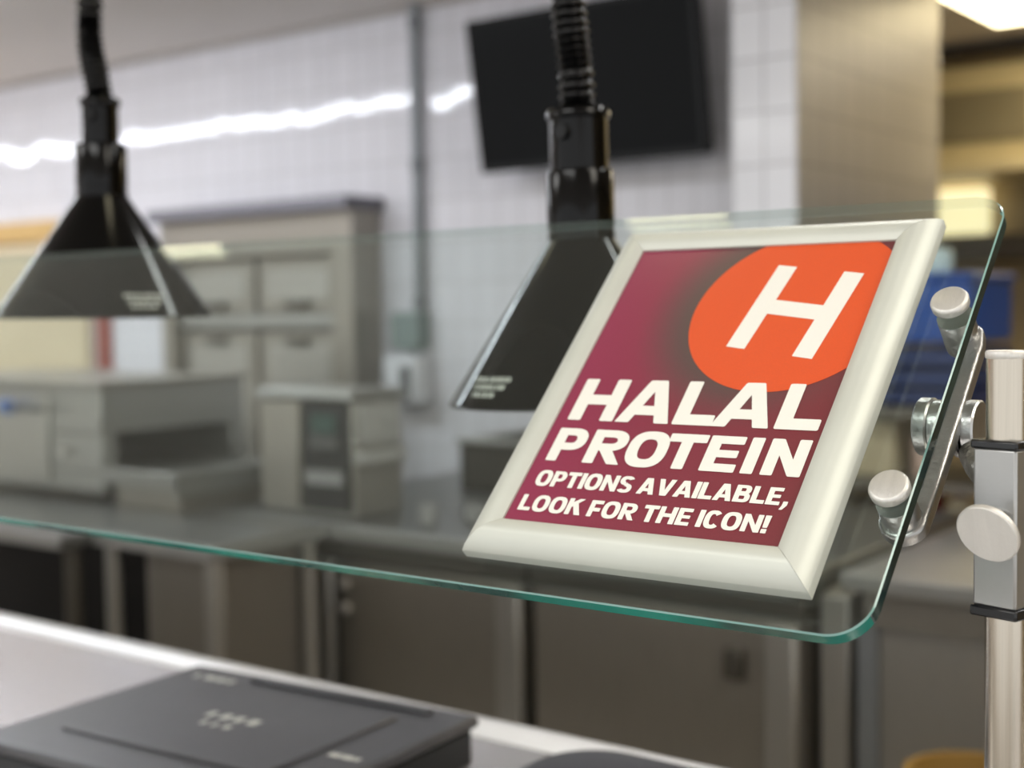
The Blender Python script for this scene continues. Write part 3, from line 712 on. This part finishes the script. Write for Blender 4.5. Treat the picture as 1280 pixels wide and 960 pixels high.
# ------------------------------------------------------------------ conveyor oven on its table (left)
tb = thing("work_table", "stainless table at far left with a dark open space below", "table", (-3.5, 2.4, 0))
make("table_top", B(-4.9, -2.645, 1.800, 2.75, 0.868, 0.900), M_BACKTOP, tb, bevel=0.004)
make("front_edge", B(-4.9, -2.645, 1.795, 1.801, 0.868, 0.9012), M_EDGE, tb, bevel=.002)
for x in (-4.85, -2.70):
    for y in (1.87, 2.69): make("leg", MB().tube([(x, y, 0.0), (x, y, 0.868)], 0.021, 16), M_STEELDK, tb)
make("under_table_shade", B(-4.85, -2.70, 2.70, 2.72, 0.15, 0.868), M_DARK, tb)  # near-black sheet standing in for the shade in the open space below
make("lower_shelf", B(-4.85, -2.70, 1.85, 2.72, 0.22, 0.24), M_STEELDK, tb)
st = thing("equipment_stand", "narrow stainless stand with tubular corner leg beside the conveyor oven", "stand", (-2.43, 2.3, 0))
make("table_top", B(-2.640, -2.240, 1.886, 2.235, 0.868, 0.900), M_BACKTOP, st, bevel=0.004)
make("front_edge", B(-2.640, -2.240, 1.881, 1.887, 0.868, 0.9012), M_EDGE, st, bevel=.002)
make("side_edge", B(-2.241, -2.235, 1.882, 2.235, 0.868, 0.9012), M_EDGE, st, bevel=.002)
make("side_panel", B(-2.545, -2.285, 1.955, 2.20, 0.06, 0.868), M_STEELD, st, bevel=0.01)
for y in (1.915, 2.20):
    for x in (-2.262, -2.610): make("leg", MB().tube([(x, y, 0), (x, y, 0.868)], 0.0185, 16), M_STEEL, st)

ov = thing("conveyor_oven", "stainless conveyor oven with a dark slot and a tray sticking out to the right", "oven", (-3.4, 2.4, 0.90))
OX0, OX1, OY0, OY1 = -3.95, -2.965, 2.150, 2.640
body = MB()
body.box(OX0, OX1, OY0, OY1, 1.085, 1.205); body.box(OX0, OX1, OY0, OY1, 0.930, 0.985)
body.box(OX0, OX1, OY0, OY0 + .05, 0.985, 1.085); body.box(OX0, OX1, OY1 - .05, OY1, 0.985, 1.085)
make("body", body, M_STEELH, ov, bevel=0.004)
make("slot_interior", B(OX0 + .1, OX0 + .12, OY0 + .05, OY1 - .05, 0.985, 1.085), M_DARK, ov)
make("top_cover", B(OX0 - .01, OX1 + .012, OY0 - .012, OY1 + .012, 1.205, 1.222), M_STEELD, ov, bevel=0.003)
make("front_panel", B(OX0 + .10, OX1 - .22, OY0 - .010, OY0, 0.945, 1.19), M_STEEL, ov, bevel=0.004)
tr = MB(); tr.box(OX1 - .02, -2.665, OY0, 2.515, 0.975, 0.985); tr.box(OX1, -2.665, OY0, OY0 + .012, 0.960, 1.000); tr.box(-2.677, -2.665, OY0, 2.515, 0.945, 1.000); tr.box(OX1, -2.665, 2.503, 2.515, 0.960, 1.000)
make("tray", tr, M_STEELH, ov, bevel=0.003)
tsup = MB(); tsup.box(OX1 + .02, -2.69, OY0 + .03, 2.48, 0.901, 0.970)
make("tray_support", tsup, M_STEELD, ov)
for x, y in ((OX0 + .05, OY0 + .05), (OX0 + .05, OY1 - .05), (OX1 - .05, OY0 + .05), (OX1 - .05, OY1 - .05)): make("foot", MB().lathe([(.018, 0), (.018, .0295)], (x, y, .9005), n=16), M_BLACKP, ov)
make("yellow_knob", MB().lathe([(.016, 0), (.018, .004), (.016, .016), (.0001, .017)], (-2.664, 2.50, 0.992), (.9, -.4, 0), 20), mat("yellow_plastic", (206, 160, 58), 0.45), ov)["label"] = "small yellow round knob"
make("blue_knob", MB().lathe([(.020, 0), (.020, .03), (.0001, .031)], (-3.34, 2.115, 1.150), (1, -.3, 0), 20), mat("blue_plastic", (84, 130, 208), 0.45), ov)["label"] = "small blue knob on a dark rod"
make("knob_rod", MB().tube([(-3.31, 2.106, 1.150), (-3.17, 2.112, 1.146)], .006, 10), M_STEELDK, ov)
make("latch", MB().lathe([(.012, 0), (.012, .012), (.0001, .013)], (-3.11, 2.138, 1.035), (0, -1, 0), 16), M_CAP, ov)

# ------------------------------------------------------------------ back counter, its cabinets, things on it
make_top = B(-2.635, -1.690, 2.245, 3.395, 0.866, 0.900); make_top.box(-1.690, -1.060, 2.245, 3.170, 0.866, 0.900)
wt = tag(make("worktop", make_top, M_BACKTOP, None, bevel=0.004), "long stainless worktop along the tiled back wall", "worktop")
make("front_edge", B(-2.635, -1.060, 2.240, 2.246, 0.866, 0.9015), M_EDGE, wt, bevel=.002)["label"] = "lighter rolled front edge"
def base_cabinet(x0, x1, label, latch, mdoor):
    t = thing("base_cabinet", label, "cabinet", ((x0 + x1) / 2, 2.7, 0), "stainless cabinets under the back worktop")
    make("carcass", B(x0, x1, 2.33, 3.15, 0.0, 0.865), M_STEELDK, t)
    make("apron", B(x0, x1, 2.285, 2.33, 0.815, 0.865), M_STEELDK, t, bevel=0.003)
    d = make("door", B(x0 + .012, x1 - .012, 2.285, 2.328, 0.08, 0.806), mdoor, t, bevel=0.004)
    make("door_edge", B(x1 - .075, x1 - .014, 2.276, 2.287, 0.085, 0.800), M_STEEL, d, bevel=0.004)
    if latch == 'knobs':
        for z in (0.757, 0.697): make("knob", MB().lathe([(.013, 0), (.016, .006), (.013, .015), (.0001, .017)], (x0 + .030, 2.285, z), (0, -1, 0), 20), M_CAP, d)
    else:
        make("handle", B(x1 - .155, x1 - .118, 2.262, 2.287, 0.688, 0.750), M_STEELDK, d, bevel=0.005)
    return t
base_cabinet(-2.640, -2.262, "shorter stainless cabinet just right of the stand leg", 'handle', M_STEEL)
base_cabinet(-2.255, -1.700, "dark stainless base cabinet with two round knobs under the back worktop", 'knobs', M_STEELD)
base_cabinet(-1.688, -1.062, "stainless base cabinet with a vertical latch, under the sign", 'handle', M_STEELD)

fc = thing("filler_cabinet", "narrow grey filler cabinet between the base cabinets and the prep table", "cabinet", (-1.012, 2.6, 0))
make("carcass", B(-1.048, -0.990, 2.345, 2.90, 0.0, 0.862), M_STEELD, fc)
make("front_panel", B(-1.046, -0.992, 2.325, 2.346, 0.06, 0.858), M_STEEL, fc, bevel=.003)
so = thing("countertop_oven", "stainless countertop oven with a tall black control panel", "oven", (-2.30, 2.55, 0.90))
make("body", B(-2.545, -2.232, 2.325, 2.500, 0.9005, 1.185), M_STEEL, so, bevel=0.006)
make("top_cover", B(-2.555, -2.222, 2.310, 2.510, 1.185, 1.208), M_STEELH, so, bevel=0.004)
pn = make("control_panel", B(-2.392, -2.238, 2.312, 2.332, 0.915, 1.182), mat("panel_black", (38, 38, 36), 0.35, 0, .05, 10), so, bevel=0.003)
make("display", B(-2.355, -2.275, 2.307, 2.313, 1.105, 1.150), mat("display_green", (58, 84, 76), 0.3), pn)
make("keypad", B(-2.362, -2.268, 2.307, 2.313, 1.068, 1.098), mat("keypad_grey", (92, 92, 90), 0.4), pn)
make("name_strip", B(-2.378, -2.252, 2.306, 2.313, 0.980, 1.014), mat("strip_silver", (158, 158, 156), 0.4, .3), pn)
make("side_plate", B(-2.234, -2.222, 2.345, 2.485, 1.075, 1.175), mat("pale_grey_door", (186, 186, 182), 0.4, .1), so, bevel=0.005)
make("side_ledge", B(-2.234, -2.212, 2.335, 2.495, 1.030, 1.062), mat("pale_grey_door", (186, 186, 182), 0.4, .1), so, bevel=0.004)
make("door", B(-2.540, -2.405, 2.312, 2.332, 0.915, 1.18), M_STEELD, so, bevel=0.005)

pan = thing("steel_bin", "low dark grey steel bin on the worktop beside the white tiles", "bin", (-2.1, 3.0, 0.90))
pb = MB(); pb.box(-2.34, -1.85, 2.86, 2.872, .9005, 1.035); pb.box(-2.34, -1.85, 3.238, 3.25, .9005, 1.035); pb.box(-2.34, -2.328, 2.86, 3.25, .9005, 1.035); pb.box(-1.862, -1.85, 2.86, 3.25, .9005, 1.035); pb.box(-2.34, -1.85, 2.86, 3.25, .9005, .91)
make("body", pb, M_STEELDK, pan)
rm = MB(); rm.box(-2.352, -1.838, 2.848, 2.872, 1.033, 1.045); rm.box(-2.352, -1.838, 3.238, 3.262, 1.033, 1.045); rm.box(-2.352, -2.328, 2.848, 3.262, 1.033, 1.045); rm.box(-1.862, -1.838, 2.848, 3.262, 1.033, 1.045)
make("rim", rm, M_STEEL, pan, bevel=.003)
def cup(x, y, r, h, label):
    tag(make("cup", MB().lathe([(r * .75, 0), (r, h), (r - .004, h), (r * .72, .006), (.0001, .006)], (x, y, .9005), n=28), mat('grey_white_cup', (168, 168, 166), .4)), label, "cup")
cup(-2.040, 2.37, .024, .045, "small pale cup right beside the countertop oven")
cup(-1.975, 2.46, .030, .035, "low pale cup in front of the steel bin")

# ------------------------------------------------------------------ right side: table, rack, far hood
rt = thing("prep_table", "stainless cabinet table at the right behind the steel post", "table", (-0.6, 2.6, 0))
make("table_top", B(-0.985, -0.10, 2.275, 2.95, 0.883, 0.915), M_STEELH, rt, bevel=0.004)
make("apron", B(-0.955, -0.12, 2.315, 2.92, 0.815, 0.883), M_STEELD, rt)
make("carcass", B(-0.960, -0.12, 2.335, 2.92, 0.0, 0.813), M_STEEL, rt, bevel=.004)
make("corner_strip", B(-0.972, -0.935, 2.322, 2.337, 0.05, 0.815), mat("pale_blue_steel", (170, 176, 180), .35, .8), rt)
tag(make("bucket", MB().lathe([(.085, 0), (.105, .22), (.110, .222), (.110, .232), (.098, .232), (.08, .01)], (-0.685, 2.10, 0.425), n=32), mat("yellow_bucket", (150, 116, 54), .6)), "dull yellow bucket low beside the prep table and post", "bucket")
tag(make("step_block", B(-0.845, -0.525, 1.94, 2.26, 0.0, 0.425), mat("stool_grey", (90, 84, 76), .6), None, bevel=.01), "grey step block under the yellow bucket", "step")

rk = thing("shelf_rack", "open storage rack full of kitchen goods behind the prep table", "rack", (-1.0, 3.5, 0))
M_RACK = mat("rack_steel", (118, 112, 102), .4, .7)
for x in (-1.455, -0.62):
    for y in (3.25, 3.72): make("post", MB().tube([(x, y, 0), (x, y, 1.50)], .012, 12), M_RACK, rk)
for z in (0.35, 0.745, 0.955, 1.135): make("shelf", B(-1.47, -0.605, 3.24, 3.73, z - .022, z), M_RACK, rk)
def crate(x0, x1, y0, y1, z0, z1, m, label, cat, name, slats=True):
    t = thing(name, label, cat, ((x0 + x1) / 2, (y0 + y1) / 2, z0))
    if slats:
        for k in range(3):
            zz0 = z0 + (z1 - z0) * k / 3; zz1 = z0 + (z1 - z0) * (k + .72) / 3
            b = MB(); b.box(x0, x1, y0, y0 + .008, zz0, zz1); b.box(x0, x1, y1 - .008, y1, zz0, zz1); b.box(x0, x0 + .008, y0, y1, zz0, zz1); b.box(x1 - .008, x1, y0, y1, zz0, zz1)
            make("slat", b, m, t)
        for x in (x0 + .012, x1 - .012): make("corner_post", B(x - .010, x + .010, y0 + .006, y0 + .024, z0, z1), m, t)
        make("floor_panel", B(x0, x1, y0, y1, z0, z0 + .008), m, t)
    else:
        b = MB(); b.box(x0, x1, y0, y1, z0, z1 - .02); make("body", b, m, t, bevel=.012, seg=3)
        make("lid", B(x0 - .008, x1 + .008, y0 - .008, y1 + .008, z1 - .022, z1), m, t, bevel=.008)
    return t
crate(-1.40, -1.10, 3.32, 3.66, 1.136, 1.292, mat("navy_crate", (20, 48, 104), .5), "dark navy slatted crate on the rack under the bright blue tub", "crate", "crate")
crate(-1.40, -1.10, 3.32, 3.66, 1.293, 1.470, mat("bright_blue_tub", (8, 74, 160), .4), "bright blue plastic tub stacked on the navy crate", "tub", "tub", False)
tag(make("jar", MB().lathe([(.030, 0), (.034, .01), (.034, .05), (.024, .062), (.0001, .064)], (-1.205, 3.40, 1.4705), n=28), mat("pale_jar", (206, 226, 230), .3)), "pale rounded jar standing on the bright blue tub", "jar")
tag(make("carton", B(-1.415, -1.285, 3.30, 3.55, .956, 1.10), mat("beige_carton", (196, 182, 150), .7), None, bevel=.004), "beige carton on the rack under the navy crate", "carton")
def bottle(x, y, z, r, h, m, capm, label):
    t = thing("bottle", label, "bottle", (x, y, z))
    make("body", MB().lathe([(r * .9, 0), (r, .008), (r, h * .66), (r * .45, h * .84), (r * .4, h * .9)], (x, y, z), n=28), m, t)
    make("cap", MB().lathe([(r * .5, 0), (r * .5, h * .1), (.0001, h * .1)], (x, y, z + h * .9), n=20), capm, t)
M_RED = mat("dark_red_plastic", (130, 26, 26), .45); M_CREAM = mat("cream_plastic", (226, 212, 178), .5)
bottle(-1.215, 3.34, .956, .035, .155, mat("pinkish_bottle", (206, 176, 160), .4), M_RED, "pinkish bottle with a red cap beside the beige carton")
bottle(-1.135, 3.36, .746, .048, .185, M_CREAM, M_RED, "cream bottle with a red cap on the rack's middle shelf")
bottle(-1.215, 3.42, .746, .042, .175, M_RED, M_RED, "dark red bottle left of the cream bottle")
tag(make("kettle_pot", MB().lathe([(.06, 0), (.075, .012), (.080, .11), (.076, .125), (.02, .14), (.018, .155), (.0001, .158)], (-1.36, 3.42, .746), n=32), M_STEELD), "round steel pot on the rack's middle shelf at left", "pot")
tag(make("canister", MB().lathe([(.075, 0), (.078, .01), (.078, .20), (.07, .215), (.0001, .217)], (-1.115, 3.42, .351), n=32), M_RED), "dark red canister on the rack's lower shelf", "canister")
tag(make("tub", MB().lathe([(.09, 0), (.10, .26), (.105, .262), (.105, .275), (.0001, .277)], (-1.335, 3.42, .351), n=32), M_CREAM), "cream round tub on the rack's lower shelf", "tub")
bottle(-0.93, 3.40, .351, .06, .26, mat("dark_bottle", (44, 34, 30), .4), M_RED, "dark brown bottle at the right of the lower shelf")

hd = thing("exhaust_hood", "cream extraction hood on the far wall with grey inset panels", "hood", (-1.4, 5.5, 1.6))
M_CR = mat("cream_enamel", (206, 190, 146), .45, 0.1)
make("canopy", B(-2.60, 0.6, 5.25, 5.79, 1.93, 2.30), M_CR, hd, bevel=.01)
make("top_band", B(-2.60, 0.6, 5.23, 5.79, 2.30, 2.335), mat("dark_olive", (92, 78, 52), .6), hd)
for x in (-2.02, -1.42): make("inset_panel", B(x, x + .50, 5.236, 5.252, 2.005, 2.20), mat("grey_olive_panel", (140, 130, 104), .4, .3), hd, bevel=.004)
make("lower_lip", B(-2.62, 0.62, 5.22, 5.79, 1.885, 1.935), mat("lip_cream", (214, 200, 160), .4, .1), hd, bevel=.008)
sf = thing("wall_shelf", "dark long shelf on the far wall below the cream hood", "shelf", (-1.4, 5.5, 1.5))
make("board", B(-2.6, 0.6, 5.45, 5.79, 1.565, 1.660), mat("dark_shelf", (56, 52, 48), .5), sf, bevel=.006)
for x in (-2.3, -1.3, -.3): make("bracket", B(x, x + .03, 5.5, 5.79, 1.45, 1.565), M_STEELDK, sf)
tag(make("backsplash_lamp", B(-2.12, -1.83, 5.70, 5.79, 1.68, 1.87), emis("warm_lamp_glow", (255, 240, 190), 0.9), None, bevel=.01), "glowing cream task lamp under the far hood", "lamp")

# ------------------------------------------------------------------ lights
lt = thing("linear_light", "long slim ceiling light that streaks its reflection on the tiles", "ceiling light", (-4.0, 2.05, CZ - .05))
make("housing", B(-8.0, -2.9, 2.02, 2.10, CZ - .03, CZ - .001), M_WHITEP, lt)
make("diffuser", B(-7.98, -2.92, 2.025, 2.095, CZ - .042, CZ - .030), emis("cool_diffuser", (240, 246, 255), 46.0), lt)
rl = thing("ceiling_light", "square warm ceiling light over the far room at upper right", "ceiling light", (-1.2, 4.6, CZ - .03))
make("frame", B(-1.56, -0.90, 4.28, 4.92, CZ - .020, CZ - .001), M_WHITEP, rl)
make("diffuser", B(-1.53, -0.93, 4.31, 4.89, CZ - .026, CZ - .019), emis("warm_diffuser", (255, 236, 190), 6.0), rl)
sl = thing("linear_light", "shorter slim ceiling light above the aisle, over the prep table side", "ceiling light", (-0.2, 2.0, CZ - .05))
make("housing", B(-1.1, 0.7, 1.97, 2.05, CZ - .03, CZ - .001), M_WHITEP, sl)
make("diffuser", B(-1.08, 0.68, 1.98, 2.04, CZ - .042, CZ - .030), emis("neutral_diffuser", (250, 250, 248), 36.0), sl)
for i, x in enumerate((-2.235, -1.075)):
    dl = thing("downlight", ("small square ceiling downlight over the counter, nearer the left heat lamp", "small square ceiling downlight over the counter, nearer the right heat lamp")[i], "ceiling light", (x, 1.13, CZ - .02), "square downlights over the counter")
    make("frame", B(x - .105, x + .105, .997, 1.235, CZ - .012, CZ - .001), M_WHITEP, dl)
    make("diffuser", B(x - .088, x + .088, 1.006, 1.22, CZ - .016, CZ - .011), emis("downlight_diffuser", (255, 244, 208), 6.5), dl)
def area(name, loc, sx, sy, power, rgb, rot=(0, 0, 0)):
    l = bpy.data.lights.new(name, 'AREA'); l.shape = 'RECTANGLE'; l.size = sx; l.size_y = sy; l.energy = power; l.color = lin(rgb)[:3]
    o = bpy.data.objects.new(name, l); COL.objects.link(o); o.location = loc; o.rotation_euler = rot
    return o
area("unseen_fill", (-0.9, -0.55, CZ - .01), 1.2, .6, 17, (252, 252, 250))  # unseen area lights, added to brighten the sign and the rooms
area("unseen_fill", (-3.2, -0.55, CZ - .01), 1.2, .6, 17, (252, 252, 250))
area("unseen_fill", (0.9, 0.9, CZ - .01), 1.2, .6, 16, (255, 248, 235))
area("unseen_fill", (-0.6, 5.0, CZ - .01), 1.0, .6, 14, (255, 240, 214))

w = bpy.data.worlds.new("room_air"); SC.world = w; w.use_nodes = True
bg = w.node_tree.nodes["Background"]; bg.inputs["Color"].default_value = lin((232, 233, 234)); bg.inputs["Strength"].default_value = 1.35
SC.view_settings.view_transform = 'Standard'; SC.view_settings.look = 'None'
SC.view_settings.exposure = 0.30
SC.cycles.max_bounces = 8; SC.cycles.transparent_max_bounces = 12; SC.cycles.caustics_reflective = False; SC.cycles.caustics_refractive = False
SC.cycles.use_denoising = True
